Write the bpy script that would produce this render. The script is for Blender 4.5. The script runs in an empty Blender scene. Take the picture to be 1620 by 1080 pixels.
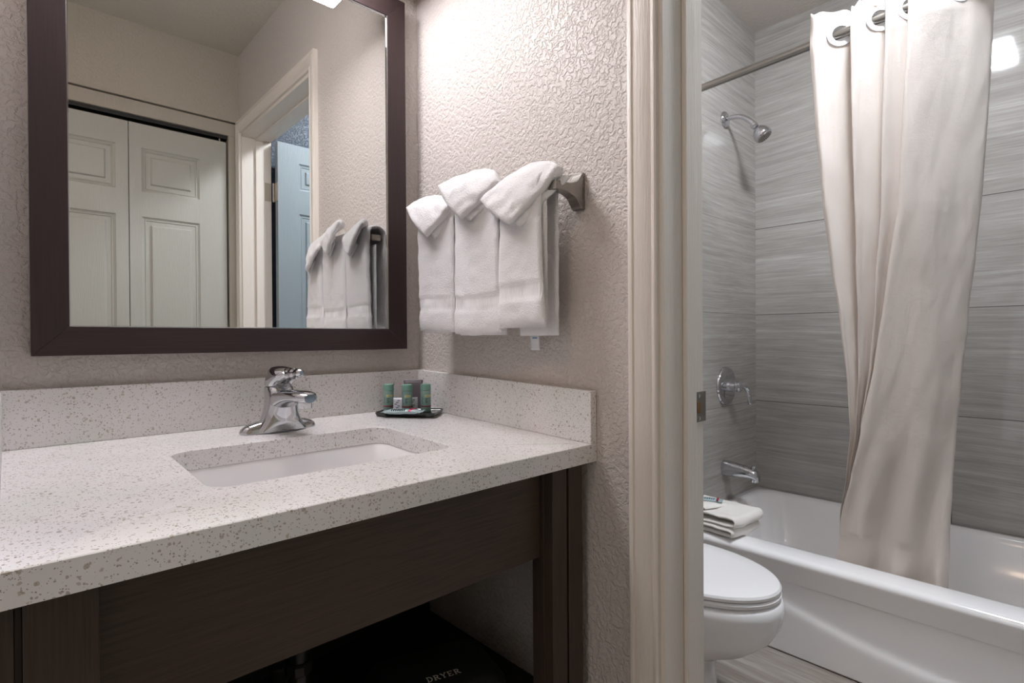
import bpy, math, random
from math import sin, cos, pi, radians, sqrt, atan2
from mathutils import Vector, Matrix, noise
random.seed(7)
SC = bpy.context.scene
COL = SC.collection

# ------------------------------------------------------------------ camera
cam_d = bpy.data.cameras.new('camera'); cam = bpy.data.objects.new('camera', cam_d); COL.objects.link(cam)
cam_d.sensor_width = 36.0; cam_d.lens = 856.6 * 36.0 / 1620.0; cam_d.clip_start = 0.003
YAW, PITCH, ROLL = radians(47.0725), radians(-0.3177), radians(-0.3507)
Fv = Vector((cos(YAW)*cos(PITCH), sin(YAW)*cos(PITCH), sin(PITCH)))
Rv = Vector((sin(YAW), -cos(YAW), 0)); Uv = Rv.cross(Fv)
R3 = Rv*cos(ROLL) + Uv*sin(ROLL); U3 = -Rv*sin(ROLL) + Uv*cos(ROLL)
M = Matrix((( R3.x, U3.x, -Fv.x, -0.8319), (R3.y, U3.y, -Fv.y, -1.2721), (R3.z, U3.z, -Fv.z, 1.0546), (0, 0, 0, 1)))
cam.matrix_world = M
SC.camera = cam

# ------------------------------------------------------------------ world, exposure
VANITY_W, BATH_W, FILL_W, WORLD_S = 27.0, 300.0, 15.0, 0.74
w = bpy.data.worlds.new('world'); SC.world = w; w.use_nodes = True
w.node_tree.nodes['Background'].inputs[0].default_value = (0.90, 0.95, 1.0, 1)
w.node_tree.nodes['Background'].inputs[1].default_value = WORLD_S
vs = SC.view_settings; vs.view_transform = 'Standard'; vs.look = 'None'; vs.gamma = 1.0; vs.use_curve_mapping = False
vs.exposure = 0.0
SC.cycles.max_bounces = 10; SC.cycles.diffuse_bounces = 6; SC.cycles.glossy_bounces = 6
SC.cycles.caustics_reflective = False; SC.cycles.caustics_refractive = False
SC.cycles.sample_clamp_indirect = 4.0

# ------------------------------------------------------------------ materials
def lin(c):
    r = []
    for v in c:
        v /= 255.0; r.append(v/12.92 if v <= 0.04045 else ((v+0.055)/1.055)**2.4)
    return (r[0], r[1], r[2], 1)
MATS = {}
def mat(name, col=(200,200,200), rough=0.5, metal=0.0, spec=0.5, emit=None, emit_s=0, trans=0, coat=0, sheen=0):
    m = bpy.data.materials.new(name); m.use_nodes = True
    b = m.node_tree.nodes['Principled BSDF']
    b.inputs['Base Color'].default_value = lin(col); b.inputs['Roughness'].default_value = rough
    b.inputs['Metallic'].default_value = metal; b.inputs['Specular IOR Level'].default_value = spec
    b.inputs['Coat Weight'].default_value = coat; b.inputs['Sheen Weight'].default_value = sheen
    if emit: b.inputs['Emission Color'].default_value = lin(emit); b.inputs['Emission Strength'].default_value = emit_s
    MATS[name] = m; return m
class G:
    """small node helper"""
    def __init__(s, m):
        s.t = m.node_tree; s.b = s.t.nodes['Principled BSDF']; s.out = s.t.nodes['Material Output']
        s.co = s.n('ShaderNodeNewGeometry').outputs['Position']
    def n(s, typ, **kw):
        nd = s.t.nodes.new(typ)
        for k, v in kw.items(): setattr(nd, k, v)
        return nd
    def l(s, a, b): s.t.links.new(a, b)
    def mapping(s, scale=(1,1,1), loc=(0,0,0), rot=(0,0,0), src=None):
        m = s.n('ShaderNodeMapping'); m.inputs['Scale'].default_value = scale; m.inputs['Location'].default_value = loc; m.inputs['Rotation'].default_value = rot
        s.l(src or s.co, m.inputs['Vector']); return m.outputs[0]
    def noise(s, scale, detail=3, rough=0.5, vec=None, dist=0):
        nd = s.n('ShaderNodeTexNoise'); nd.inputs['Scale'].default_value = scale; nd.inputs['Detail'].default_value = detail
        nd.inputs['Roughness'].default_value = rough; nd.inputs['Distortion'].default_value = dist
        s.l(vec or s.co, nd.inputs['Vector']); return nd.outputs[0]
    def ramp(s, fac, stops, interp='LINEAR'):
        r = s.n('ShaderNodeValToRGB'); r.color_ramp.interpolation = interp
        e = r.color_ramp.elements
        while len(e) < len(stops): e.new(0.5)
        for i, (p, c) in enumerate(stops):
            e[i].position = p; e[i].color = c if len(c) == 4 else lin(c)
        s.l(fac, r.inputs[0]); return r.outputs[0]
    def math(s, op, a, b=None, c=None):
        nd = s.n('ShaderNodeMath', operation=op)
        for i, x in enumerate((a, b, c)):
            if x is None: continue
            if isinstance(x, (int, float)): nd.inputs[i].default_value = x
            else: s.l(x, nd.inputs[i])
        return nd.outputs[0]
    def mix(s, fac, a, b):
        nd = s.n('ShaderNodeMix', data_type='RGBA')
        for i, x in ((0, fac), (6, a), (7, b)):
            if isinstance(x, (int, float)): nd.inputs[i].default_value = x
            elif isinstance(x, tuple): nd.inputs[i].default_value = x
            else: s.l(x, nd.inputs[i])
        return nd.outputs[2]
    def bump(s, h, dist=0.001, strength=1.0, prev=None):
        b = s.n('ShaderNodeBump'); b.inputs['Distance'].default_value = dist; b.inputs['Strength'].default_value = strength
        s.l(h, b.inputs['Height'])
        if prev: s.l(prev, b.inputs['Normal'])
        s.l(b.outputs[0], s.b.inputs['Normal']); return b.outputs[0]
    def color(s, c): s.l(c, s.b.inputs['Base Color'])
    def rough(s, c): s.l(c, s.b.inputs['Roughness'])

def m_plaster(name, col, amp=0.0017, scale=105):
    m = mat(name, col, 0.42, spec=0.35); g = G(m)
    n1 = g.noise(scale, 2.5, 0.55, dist=0.45)
    h = g.ramp(n1, [(0.40, (0,0,0,1)), (0.56, (1,1,1,1))])
    n2 = g.noise(scale*3.2, 2, 0.5)
    h2 = g.math('MULTIPLY_ADD', n2, 0.25, h)
    g.bump(h2, amp, 0.9)
    big = g.noise(1.7, 2)
    g.color(g.ramp(big, [(0.3, tuple(int(c*0.985) for c in col)), (0.7, col)]))
    return m
m_plaster('plaster_wall', (203, 195, 190))
m_plaster('plaster_ceiling', (196, 190, 180), 0.001, 70)
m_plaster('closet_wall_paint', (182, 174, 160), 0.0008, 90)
m_plaster('bath_wall_dark', (46, 58, 72), 0.001)  # dark blue-grey tone over the whole bathroom front wall
m_plaster('bath_ceiling_paint', (222, 214, 208), 0.0008, 60)

def m_trim(name, col):
    m = mat(name, col, 0.32, spec=0.5); g = G(m)
    v = g.mapping((1, 1, 0.035))
    n = g.noise(420, 3, 0.6, v, 0.4)
    g.bump(g.ramp(n, [(0.42, (0,0,0,1)), (0.6, (1,1,1,1))]), 0.0005, 0.55)
    return m
m_trim('painted_trim', (224, 216, 207))
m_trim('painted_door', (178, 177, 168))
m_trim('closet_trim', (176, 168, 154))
m_trim('bath_door_paint', (134, 146, 152))

def m_quartz():
    m = mat('speckled_quartz', (222, 220, 216), 0.22, spec=0.5); g = G(m)
    vv = g.mapping((1, 1, 1))
    wob = g.n('ShaderNodeTexNoise'); wob.inputs['Scale'].default_value = 230; g.l(vv, wob.inputs['Vector'])
    add = g.n('ShaderNodeVectorMath', operation='MULTIPLY_ADD'); g.l(wob.outputs[1], add.inputs[0]); add.inputs[1].default_value = (0.004,)*3; g.l(vv, add.inputs[2])
    col = None
    base = g.ramp(g.noise(9, 2), [(0.35, (236, 232, 233)), (0.65, (227, 227, 225))])
    for sc, thr, dens, c in ((230, 0.34, 0.84, (158, 142, 128)), (380, 0.33, 0.84, (128, 110, 102)), (170, 0.32, 0.86, (176, 166, 152)), (125, 0.30, 0.88, (164, 153, 138)), (520, 0.34, 0.90, (84, 66, 60))):
        vo = g.n('ShaderNodeTexVoronoi'); vo.inputs['Scale'].default_value = sc
        g.l(add.outputs[0], vo.inputs['Vector'])
        sep = g.n('ShaderNodeSeparateColor'); g.l(vo.outputs['Color'], sep.inputs[0])
        a = g.math('GREATER_THAN', sep.outputs[0], dens)
        b = g.math('LESS_THAN', vo.outputs['Distance'], thr)
        k = g.math('MULTIPLY', g.math('MULTIPLY', a, b), 0.68)
        base = g.mix(k, base, lin(c))
    g.color(base)
    return m
m_quartz()

def m_tile(name, horiz_axis, joints, vjoints, base=((137,133,128),(162,158,153),(184,181,177)), seed=0.0):
    """large striated porcelain tile; streaks run along horiz_axis ('X' or 'Y'); joints = list of z, vjoints = list of (coordinate along the axis, zmin, zmax)"""
    m = mat(name, (150,148,142), 0.13, spec=0.5); g = G(m)
    sep = g.n('ShaderNodeSeparateXYZ'); g.l(g.co, sep.inputs[0])
    wv = g.noise(1.3, 2, 0.5)
    off = g.math('MULTIPLY_ADD', wv, 0.045, sep.outputs['Z'])
    cmb = g.n('ShaderNodeCombineXYZ')
    g.l(g.math('MULTIPLY', sep.outputs[horiz_axis], 0.028), cmb.inputs[0]); g.l(off, cmb.inputs[2]); cmb.inputs[1].default_value = seed
    n1 = g.noise(46, 6, 0.66, cmb.outputs[0]); n2 = g.noise(190, 4, 0.65, cmb.outputs[0])
    cmb2 = g.n('ShaderNodeCombineXYZ')
    g.l(g.math('MULTIPLY', sep.outputs[horiz_axis], 0.14), cmb2.inputs[0]); g.l(off, cmb2.inputs[2]); cmb2.inputs[1].default_value = seed+3
    n3 = g.noise(60, 5, 0.6, cmb2.outputs[0])
    f = g.math('ADD', g.math('MULTIPLY', n1, 0.45), g.math('MULTIPLY', n2, 0.40)); f = g.math('MULTIPLY_ADD', n3, 0.15, f)
    col = g.ramp(f, [(0.34, base[0]), (0.50, base[1]), (0.66, base[2])])
    vein = g.ramp(n1, [(0.635, (0,0,0,1)), (0.66, (1,1,1,1)), (0.68, (0.2,0.2,0.2,1))])
    col = g.mix(g.math('MULTIPLY', vein, 0.35), col, lin((205,203,198)))
    gm = None
    for z, wd in joints:
        d = g.math('LESS_THAN', g.math('ABSOLUTE', g.math('SUBTRACT', sep.outputs['Z'], z)), wd)
        gm = d if gm is None else g.math('MAXIMUM', gm, d)
    for y, z0, z1 in vjoints:
        d = g.math('LESS_THAN', g.math('ABSOLUTE', g.math('SUBTRACT', sep.outputs[horiz_axis], y)), 0.0013)
        d = g.math('MULTIPLY', d, g.math('MULTIPLY', g.math('GREATER_THAN', sep.outputs['Z'], z0), g.math('LESS_THAN', sep.outputs['Z'], z1)))
        gm = g.math('MAXIMUM', gm, d)
    g.color(g.mix(gm, col, lin((70, 64, 60))))
    g.rough(g.math('MULTIPLY_ADD', gm, 0.5, 0.05))
    g.bump(g.math('MULTIPLY', gm, -1.0), 0.0008, 0.5)
    return m
S0, SZ = 1.1616, 0.4162
JZ = [(S0-SZ, .0014), (S0, .0014), (S0+SZ, .0016), (S0+2*SZ, .0002), (S0+3*SZ, .0002)]
m_tile('tile_long_wall', 'Y', JZ, [(-0.895, S0-2*SZ, S0-SZ), (-0.895, S0-SZ, S0-SZ+0.13), (-0.5, 5, 6), (-1.31, S0-SZ, S0)])
m_tile('tile_end_wall', 'X', [(z, 0.0006) for z, _ in JZ], [(1.2, 5, 6)], seed=4.0)

def m_floor():
    m = mat('wood_look_floor', (150,144,138), 0.3); g = G(m)
    sep = g.n('ShaderNodeSeparateXYZ'); g.l(g.co, sep.inputs[0])
    v = g.mapping((1, 0.07, 1), rot=(0, 0, radians(6)))
    n1 = g.noise(26, 5, 0.6, v, 0.4); n2 = g.noise(110, 3, 0.6, v)
    f = g.math('MULTIPLY_ADD', n2, 0.3, g.math('MULTIPLY', n1, 0.7))
    col = g.ramp(f, [(0.38, (128,118,110)), (0.5, (152,143,135)), (0.62, (172,166,160))])
    j = g.math('LESS_THAN', g.math('ABSOLUTE', g.math('SUBTRACT', g.math('MODULO', g.math('ADD', sep.outputs['Y'], 10.442), 0.6), 0.0)), 0.003)
    g.color(g.mix(j, col, lin((66, 56, 48)))); g.bump(g.math('SUBTRACT', n2, j), 0.0008, 0.5)
m_floor()
def m_darkwood(name, col, ax):
    m = mat(name, col, 0.38, spec=0.4); g = G(m)
    sc = {'X': (0.03, 1, 1), 'Z': (1, 1, 0.03)}[ax]
    n = g.noise(330, 3, 0.6, g.mapping(sc))
    c2 = tuple(int(c*0.90) for c in col); c3 = tuple(min(255, int(c*1.07)) for c in col)
    g.color(g.ramp(n, [(0.35, c2), (0.65, c3)])); g.bump(n, 0.0003, 0.35)
m_darkwood('espresso_frame_side', (50, 38, 38), 'Z'); m_darkwood('espresso_frame_rail', (50, 38, 38), 'X')
m_darkwood('vanity_wood', (68, 57, 49), 'Z'); m_darkwood('vanity_rail_wood', (74, 61, 52), 'X')
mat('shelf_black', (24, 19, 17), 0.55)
mat('mirror_glass', (242, 243, 241), 0.0, 1.0)
mat('chrome', (205, 206, 210), 0.06, 1.0)
mat('brushed_nickel', (150, 146, 140), 0.27, 1.0)
mat('porcelain', (246, 245, 246), 0.10, spec=0.6, coat=0.3)
mat('tub_enamel', (250, 249, 250), 0.14, spec=0.6, coat=0.3)
mat('black_hole', (8, 8, 8), 0.6)
mat('tray_black', (30, 28, 32), 0.12, spec=0.6)
mat('light_housing', (225, 225, 225), 0.4)
mat('vanity_diffuser', (255, 255, 255), 0.5, emit=(253, 249, 252), emit_s=VANITY_W)
mat('bath_diffuser', (255, 255, 255), 0.5, emit=(241, 247, 255), emit_s=BATH_W)
mat('fill_diffuser', (255, 255, 255), 0.5, emit=(255, 224, 196), emit_s=FILL_W)
mat('bottle_green', (128, 158, 150), 0.45); mat('cap_green', (112, 154, 140), 0.4)
mat('label_yellow', (206, 200, 140), 0.5); mat('label_red', (140, 34, 44), 0.5); mat('print_dark', (38, 66, 72), 0.6)
mat('wrapper_green', (160, 180, 184), 0.35); mat('wrapper_pink', (206, 40, 92), 0.4)
mat('card_grey', (98, 92, 98), 0.5); mat('card_purple', (72, 66, 74), 0.4)
mat('packet_white', (222, 222, 232), 0.3)
mat('brass', (150, 110, 60), 0.4, 0.8)
mat('pipe_black', (30, 28, 28), 0.3)
mat('bag_black', (14, 12, 12), 0.8)
mat('print_white', (226, 220, 206), 0.7)
mat('tag_white', (228, 230, 232), 0.6); mat('tag_blue', (110, 150, 190), 0.6)
mat('ring_white', (238, 240, 244), 0.3)
m = mat('terry_white', (253, 252, 254), 0.95, spec=0.1, sheen=0.4); g = G(m)
g.bump(g.math('ADD', g.noise(620, 2, 0.6), g.math('MULTIPLY', g.noise(240, 2), 0.7)), 0.0030, 0.9)
m = mat('terry_band', (250, 249, 251), 0.85, spec=0.1, sheen=0.2); g = G(m)
wv = g.n('ShaderNodeTexWave', bands_direction='Y'); wv.inputs['Scale'].default_value = 75; g.l(g.co, wv.inputs['Vector'])
g.bump(wv.outputs[1], 0.0012, 0.8)
m = mat('terry_cream', (244, 240, 234), 0.95, spec=0.1, sheen=0.4); g = G(m)
g.bump(g.noise(600, 2, 0.6), 0.0012, 0.7)
# curtain: a thin woven sheet that lets some light through
m = mat('curtain_fabric', (244, 236, 229), 0.55, spec=0.25); g = G(m)
v = g.mapping((1, 1, 1)); g.bump(g.math('ADD', g.noise(500, 3, 0.6, v), g.math('MULTIPLY', g.noise(55, 3, 0.6, v), 1.3)), 0.0016, 0.55)
tr = g.n('ShaderNodeBsdfTranslucent'); tr.inputs[0].default_value = lin((236, 230, 226))
mx = g.n('ShaderNodeMixShader'); mx.inputs[0].default_value = 0.38
g.l(g.b.outputs[0], mx.inputs[1]); g.l(tr.outputs[0], mx.inputs[2]); g.l(mx.outputs[0], g.out.inputs[0])

# ------------------------------------------------------------------ geometry helpers
def wloc(p):
    v = Vector((0,0,0))
    while p is not None: v += p.location; p = p.parent
    return v
def mk(name, geo, material, parent=None, smooth=False, bevel=0, seg=2, kind=None, label=None, sub=0, solid=0):
    vs_, fs = geo
    off = wloc(parent) if parent else Vector((0,0,0))
    me = bpy.data.meshes.new(name)
    me.from_pydata([tuple(Vector(v) - off) for v in vs_], [], fs)
    me.validate(); me.update()
    mats = material if isinstance(material, (list, tuple)) else [material]
    for x in mats: me.materials.append(MATS[x])
    o = bpy.data.objects.new(name, me); COL.objects.link(o)
    if parent: o.parent = parent
    if smooth:
        me.polygons.foreach_set('use_smooth', [True]*len(me.polygons))
        if smooth != 'all': me.set_sharp_from_angle(angle=radians(38))
    import bmesh
    bm = bmesh.new(); bm.from_mesh(me); bmesh.ops.recalc_face_normals(bm, faces=bm.faces); bm.to_mesh(me); bm.free()
    if solid:
        s = o.modifiers.new('solid', 'SOLIDIFY'); s.thickness = solid; s.offset = 0
    if sub:
        s = o.modifiers.new('sub', 'SUBSURF'); s.levels = sub; s.render_levels = sub
    if bevel:
        b = o.modifiers.new('bev', 'BEVEL'); b.width = bevel; b.segments = seg; b.limit_method = 'ANGLE'; b.angle_limit = radians(40)
        b.harden_normals = False
        me.polygons.foreach_set('use_smooth', [True]*len(me.polygons)); me.set_sharp_from_angle(angle=radians(60))
    if kind: o['kind'] = kind
    if label: o['label'] = label
    return o
def thing(name, label, cat, loc=(0,0,0), group=None):
    o = bpy.data.objects.new(name, None); COL.objects.link(o); o.location = loc
    o.empty_display_size = 0.05
    o['label'] = label; o['category'] = cat
    if group: o['group'] = group
    return o
def tag(o, label, cat, group=None):
    o['label'] = label; o['category'] = cat
    if group: o['group'] = group
    return o
def join(*gs):
    V, F = [], []
    for v, f in gs:
        n = len(V); V += list(v); F += [tuple(i+n for i in q) for q in f]
    return V, F
def box(x0, x1, y0, y1, z0, z1):
    x0, x1 = min(x0, x1), max(x0, x1); y0, y1 = min(y0, y1), max(y0, y1); z0, z1 = min(z0, z1), max(z0, z1)
    v = [(x0,y0,z0),(x1,y0,z0),(x1,y1,z0),(x0,y1,z0),(x0,y0,z1),(x1,y0,z1),(x1,y1,z1),(x0,y1,z1)]
    return v, [(0,3,2,1),(4,5,6,7),(0,1,5,4),(1,2,6,5),(2,3,7,6),(3,0,4,7)]
def xf(geo, m):
    return [tuple(m @ Vector(v)) for v in geo[0]], geo[1]
def loft(rings, caps=True, closed=True, loop=False):
    n = len(rings[0]); V = [p for r in rings for p in r]; F = []
    R = len(rings)
    for i in range(R if loop else R-1):
        for j in range(n if closed else n-1):
            a = i*n+j; b = i*n+(j+1) % n; c = ((i+1) % R)*n+(j+1) % n; d = ((i+1) % R)*n+j
            F.append((a, b, c, d))
    if caps and not loop:
        F.append(tuple(range(n-1, -1, -1))); F.append(tuple((R-1)*n+j for j in range(n)))
    return V, F
def circ(c, ax, r, n=24, up=(0,0,1), ry=None):
    ax = Vector(ax).normalized(); up = Vector(up)
    if abs(ax.dot(up)) > 0.98: up = Vector((1,0,0))
    s = ax.cross(up).normalized(); t = s.cross(ax); ry = ry or r
    return [tuple(Vector(c) + s*(r*cos(2*pi*i/n)) + t*(ry*sin(2*pi*i/n))) for i in range(n)]
def tube(path, r, n=20, caps=True, up=(0,0,1)):
    P = [Vector(p) for p in path]; rings = []
    for i, p in enumerate(P):
        d = (P[min(i+1, len(P)-1)] - P[max(i-1, 0)])
        rr_ = r[i] if isinstance(r, (list, tuple)) else r
        rings.append(circ(p, d, rr_, n, up))
    return loft(rings, caps)
def lathe(base, ax, prof, n=32):
    ax = Vector(ax).normalized()
    return loft([circ(Vector(base)+ax*h, ax, max(r, 1e-5), n) for h, r in prof])
def spline(pts, n):
    """Catmull-Rom through pts, n samples per span"""
    P = [Vector(p) for p in pts]; P = [2*P[0]-P[1]] + P + [2*P[-1]-P[-2]]; out = []
    for i in range(1, len(P)-2):
        for k in range(n):
            t = k/n; a, b, c, d = P[i-1], P[i], P[i+1], P[i+2]
            out.append(0.5*((2*b) + (c-a)*t + (2*a-5*b+4*c-d)*t*t + (-a+3*b-3*c+d)*t*t*t))
    out.append(P[-2]); return out
def rrect(x0, x1, y0, y1, z, r, k=8, m=10, zf=None):
    """rounded rectangle ring, constant vertex count"""
    pts = []
    cs = [(x1-r, y1-r, 0), (x0+r, y1-r, 90), (x0+r, y0+r, 180), (x1-r, y0+r, 270)]
    for i, (cx, cy, a0) in enumerate(cs):
        arc = [(cx+r*cos(radians(a0+90*j/k)), cy+r*sin(radians(a0+90*j/k))) for j in range(k+1)]
        pts += arc
        nx = cs[(i+1) % 4]; e = (nx[0]+r*cos(radians(nx[2])), nx[1]+r*sin(radians(nx[2])))
        for j in range(1, m): t = j/m; pts.append((arc[-1][0]*(1-t)+e[0]*t, arc[-1][1]*(1-t)+e[1]*t))
    return [(x, y, (zf(x, y) if zf else 0)+z) for x, y in pts]
def sheet(fn, nu, nv, th, edge=0.12, wob=0.0, wscale=30, power=0.5, seed=0):
    """soft slab around a surface fn(u,v): thickness th(u,v) or number, rounded off at its rim"""
    P = [[Vector(fn(i/nu, j/nv)) for j in range(nv+1)] for i in range(nu+1)]
    def nrm(i, j):
        a = P[min(i+1, nu)][j]-P[max(i-1, 0)][j]; b = P[i][min(j+1, nv)]-P[i][max(j-1, 0)]
        n = a.cross(b); return n.normalized() if n.length > 1e-12 else Vector((0,0,1))
    top, bot = [], []
    for i in range(nu+1):
        for j in range(nv+1):
            u, v = i/nu, j/nv
            d = min(u, 1-u)/edge; e = min(v, 1-v)/edge
            q = min(1, d); s = min(1, e)
            k = sqrt(max(0, 1-(1-q)**2))*sqrt(max(0, 1-(1-s)**2))
            t = (th(u, v) if callable(th) else th)*0.5*max(k, 0.04)
            n = nrm(i, j); p = P[i][j]
            if wob:
                dd = noise.noise(p*wscale+Vector((seed, seed*2, 0)))*wob
                p = p + n*dd
            top.append(tuple(p+n*t)); bot.append(tuple(p-n*t))
    V = top+bot; F = []; N = len(top); w_ = nv+1
    for i in range(nu):
        for j in range(nv):
            a = i*w_+j; F.append((a, a+w_, a+w_+1, a+1)); F.append((N+a, N+a+1, N+a+w_+1, N+a+w_))
    for i in range(nu):
        a = i*w_; F.append((a, N+a, N+a+w_, a+w_)); a = i*w_+nv; F.append((a, a+w_, N+a+w_, N+a))
    for j in range(nv):
        a = j; F.append((a, a+1, N+a+1, N+a)); a = nu*w_+j; F.append((a, N+a, N+a+1, a+1))
    return V, F
def coons(c00, c10, c11, c01, bow=(0,0,0,0), out=(0,0,1), puff=0.0):
    """bilinear patch with bowed edges"""
    A, B, C, D = map(Vector, (c00, c10, c11, c01)); out = Vector(out)
    def f(u, v):
        p = A*(1-u)*(1-v)+B*u*(1-v)+C*u*v+D*(1-u)*v
        eb = (A-D)+(B-C); eb.normalize(); el = (A-B)+(D-C); el.normalize()
        p = p + eb*(bow[0]*sin(pi*u)*(1-v)) - el*(bow[1]*sin(pi*v)*u) - eb*(bow[2]*sin(pi*u)*v) + el*(bow[3]*sin(pi*v)*(1-u))
        return p + out*(puff*sin(pi*u)*sin(pi*v))
    return f
def blob(c, r, n=16, m=10, s=(1,1,1)):
    return loft([[(c[0]+r*s[0]*sin(pi*(i+0.001)/m)*cos(2*pi*j/n), c[1]+r*s[1]*sin(pi*(i+0.001)/m)*sin(2*pi*j/n), c[2]+r*s[2]*cos(pi*(i)/m)) for j in range(n)] for i in range(m+1)])

# ================================================================== SETTING
T = 0.12
HC, BC = 2.4357, 2.536
mk('wall_back', box(-2.7, 1.0, 0, T, 0, 2.7), 'plaster_wall', kind='structure')
mk('wall_left', box(-1.0, -0.859, 0, -0.60, 0, HC), 'plaster_wall', kind='structure')
mk('wall_right', join(box(0, 0.125, 0, -0.746, 0, 2.66), box(0, 0.125, -0.746, -1.597, 2.054, 2.66), box(0, 0.125, -1.597, -2.3, 0, 2.66)), 'plaster_wall', kind='structure')
mk('ceiling', box(-2.7, 0, 0, -1.72, HC, HC+0.1), 'plaster_ceiling', kind='structure')
mk('ceiling_bathroom', box(0.125, 1.96, 0, -1.80, BC, BC+0.1), 'bath_ceiling_paint', kind='structure')
mk('floor', box(-2.7, 1.96, 0, -2.3, -0.05, 0), 'wood_look_floor', kind='structure')
# closet wall opposite the mirror, with the closet behind its doors
YW = -1.615
mk('wall_front', join(box(-2.7, 0, YW, YW-0.10, 2.1085, HC), box(-2.7, -0.90, YW, YW-0.10, 0, 2.1065)), 'closet_wall_paint', kind='structure')
mk('wall_closet', join(box(-1.0, 0, -2.2, -2.3, 0, HC), box(-1.0, -0.9, YW-0.1, -2.2, 0, HC), box(-0.9, 0, YW-0.1, -2.2, 2.12, 2.2)), 'closet_wall_paint', kind='structure')
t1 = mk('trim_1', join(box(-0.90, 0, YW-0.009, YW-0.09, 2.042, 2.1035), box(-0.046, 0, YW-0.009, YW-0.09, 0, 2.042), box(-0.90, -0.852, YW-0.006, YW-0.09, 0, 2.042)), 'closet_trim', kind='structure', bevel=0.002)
mk('door_track', join(box(-0.85, -0.048, YW-0.022, YW-0.052, 2.026, 2.0415)), 'shelf_black', t1)
# bathroom walls
mk('wall_shower_end', box(1.0, 1.84, -0.147, 0, 0, BC), 'tile_end_wall', kind='structure')
mk('wall_shower_side', box(1.84, 1.96, 0, -1.80, 0, BC), 'tile_long_wall', kind='structure')
mk('wall_bathroom_front', box(0.125, 1.04, -1.67, -1.80, 0, BC), 'bath_wall_dark', kind='structure')
mk('wall_shower_foot', box(1.04, 1.84, -1.67, -1.80, 0, BC), 'tile_end_wall', kind='structure')

# door frame: jamb lining, stop and moulded casing
JY, JF = -0.764, -1.579
def prof_casing(y_in, y_out, zt=None):
    pass
jamb = mk('trim_2', join(box(0, 0.138, JY+0.018, JY, 0, 2.040), box(0, 0.138, JF, JF-0.018, 0, 2.040), box(0, 0.138, JY+0.018, JF-0.018, 2.040, 2.055),
    ), 'painted_trim', kind='structure', bevel=0.0012)
mk('door_stop', join(box(0.062, 0.098, JY, JY-0.009, 0, 2.031), box(0.062, 0.098, JF, JF+0.009, 0, 2.031), box(0.062, 0.098, JY, JF, 2.031, 2.040)), 'painted_trim', jamb, bevel=0.002)
# casing profile across its width (w from the opening outward, h = projection from wall)
CP = [(0.000, 0.0), (0.000, 0.009), (0.003, 0.0115), (0.007, 0.0115), (0.009, 0.0095), (0.0105, 0.0085), (0.013, 0.0100), (0.018, 0.0122), (0.026, 0.0146), (0.034, 0.0160), (0.040, 0.0165), (0.0415, 0.0148), (0.0432, 0.0146), (0.045, 0.0175), (0.049, 0.0185), (0.053, 0.0170), (0.055, 0.0150), (0.056, 0.0)]
def casing(y0, y1, z1):   # y0 near edge inner, y1 far edge inner, mitred head
    rings = []
    rings.append([(-h, y0+w_, 0) for w_, h in CP])
    rings.append([(-h, y0+w_, z1+w_) for w_, h in CP])
    f = 0.030/0.056
    rings.append([(-h, y1-w_*f, z1+w_) for w_, h in CP])
    rings.append([(-h, y1-w_*f, 0) for w_, h in CP])
    return loft(rings, True, True)
mk('trim_3', casing(JY+0.008, JF-0.005, 2.055), 'painted_trim', kind='structure', smooth=True)
# strike plate on the jamb
sy = JY-0.0008
sp = mk('strike_plate', join(box(0.108, 0.146, JY, JY-0.0016, 0.895, 0.952), box(0.1445, 0.1475, JY, JY+0.010, 0.898, 0.949)), 'brushed_nickel', jamb, bevel=0.0008, label='worn metal strike plate')
mk('latch_hole', box(0.113, 0.123, JY-0.0014, JY-0.0022, 0.912, 0.933), 'brass', sp)
for z in (0.902, 0.944): mk('screw', lathe((0.120, JY-0.0012, z), (0,-1,0), [(0, .0035), (.0012, .0035), (.0016, .002)], 12), 'chrome', sp, smooth=True)

# panelled doors --------------------------------------------------
def door_leaf(w, h, panels, th=0.035):
    """leaf in local coordinates: x 0..w, z 0..h, face at y=0 (front), depth +y; panels = (x0,x1,z0,z1)"""
    V, F = [], []
    xs = sorted({0, w} | {p for q in panels for p in q[:2]}); zs = sorted({0, h} | {p for q in panels for p in q[2:]})
    def quad(pts): n = len(V); V.extend(pts); F.append((n, n+1, n+2, n+3))
    for i in range(len(xs)-1):
        for j in range(len(zs)-1):
            cx, cz = (xs[i]+xs[i+1])/2, (zs[j]+zs[j+1])/2
            if not any(a < cx < b and c < cz < d for a, b, c, d in panels):
                quad([(xs[i],0,zs[j]), (xs[i+1],0,zs[j]), (xs[i+1],0,zs[j+1]), (xs[i],0,zs[j+1])])
    steps = [(0, 0), (0.004, 0.004), (0.010, 0.0065), (0.014, 0.0045), (0.018, 0.0075), (0.034, 0.0075), (0.0385, 0.001), (0.0405, 0.0005)]
    for a, b, c, d in panels:
        rings = [[(a+s, y, c+s), (b-s, y, c+s), (b-s, y, d-s), (a+s, y, d-s)] for s, y in steps]
        for r0, r1 in zip(rings, rings[1:]):
            for k in range(4): quad([r0[k], r0[(k+1)%4], r1[(k+1)%4], r1[k]])
        quad(rings[-1])
    b = box(0, w, th*0.4, th, 0, h); g2 = (b[0], b[1]); V2, F2 = join((V, F), g2)
    n = len(V2)
    for p in ([(0,0,0),(w,0,0),(w,th*.4,0),(0,th*.4,0)], [(0,0,h),(0,th*.4,h),(w,th*.4,h),(w,0,h)], [(0,0,0),(0,th*.4,0),(0,th*.4,h),(0,0,h)], [(w,0,0),(w,0,h),(w,th*.4,h),(w,th*.4,0)]):
        m_ = len(V2); V2 += p; F2.append((m_, m_+1, m_+2, m_+3))
    return V2, F2
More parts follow.
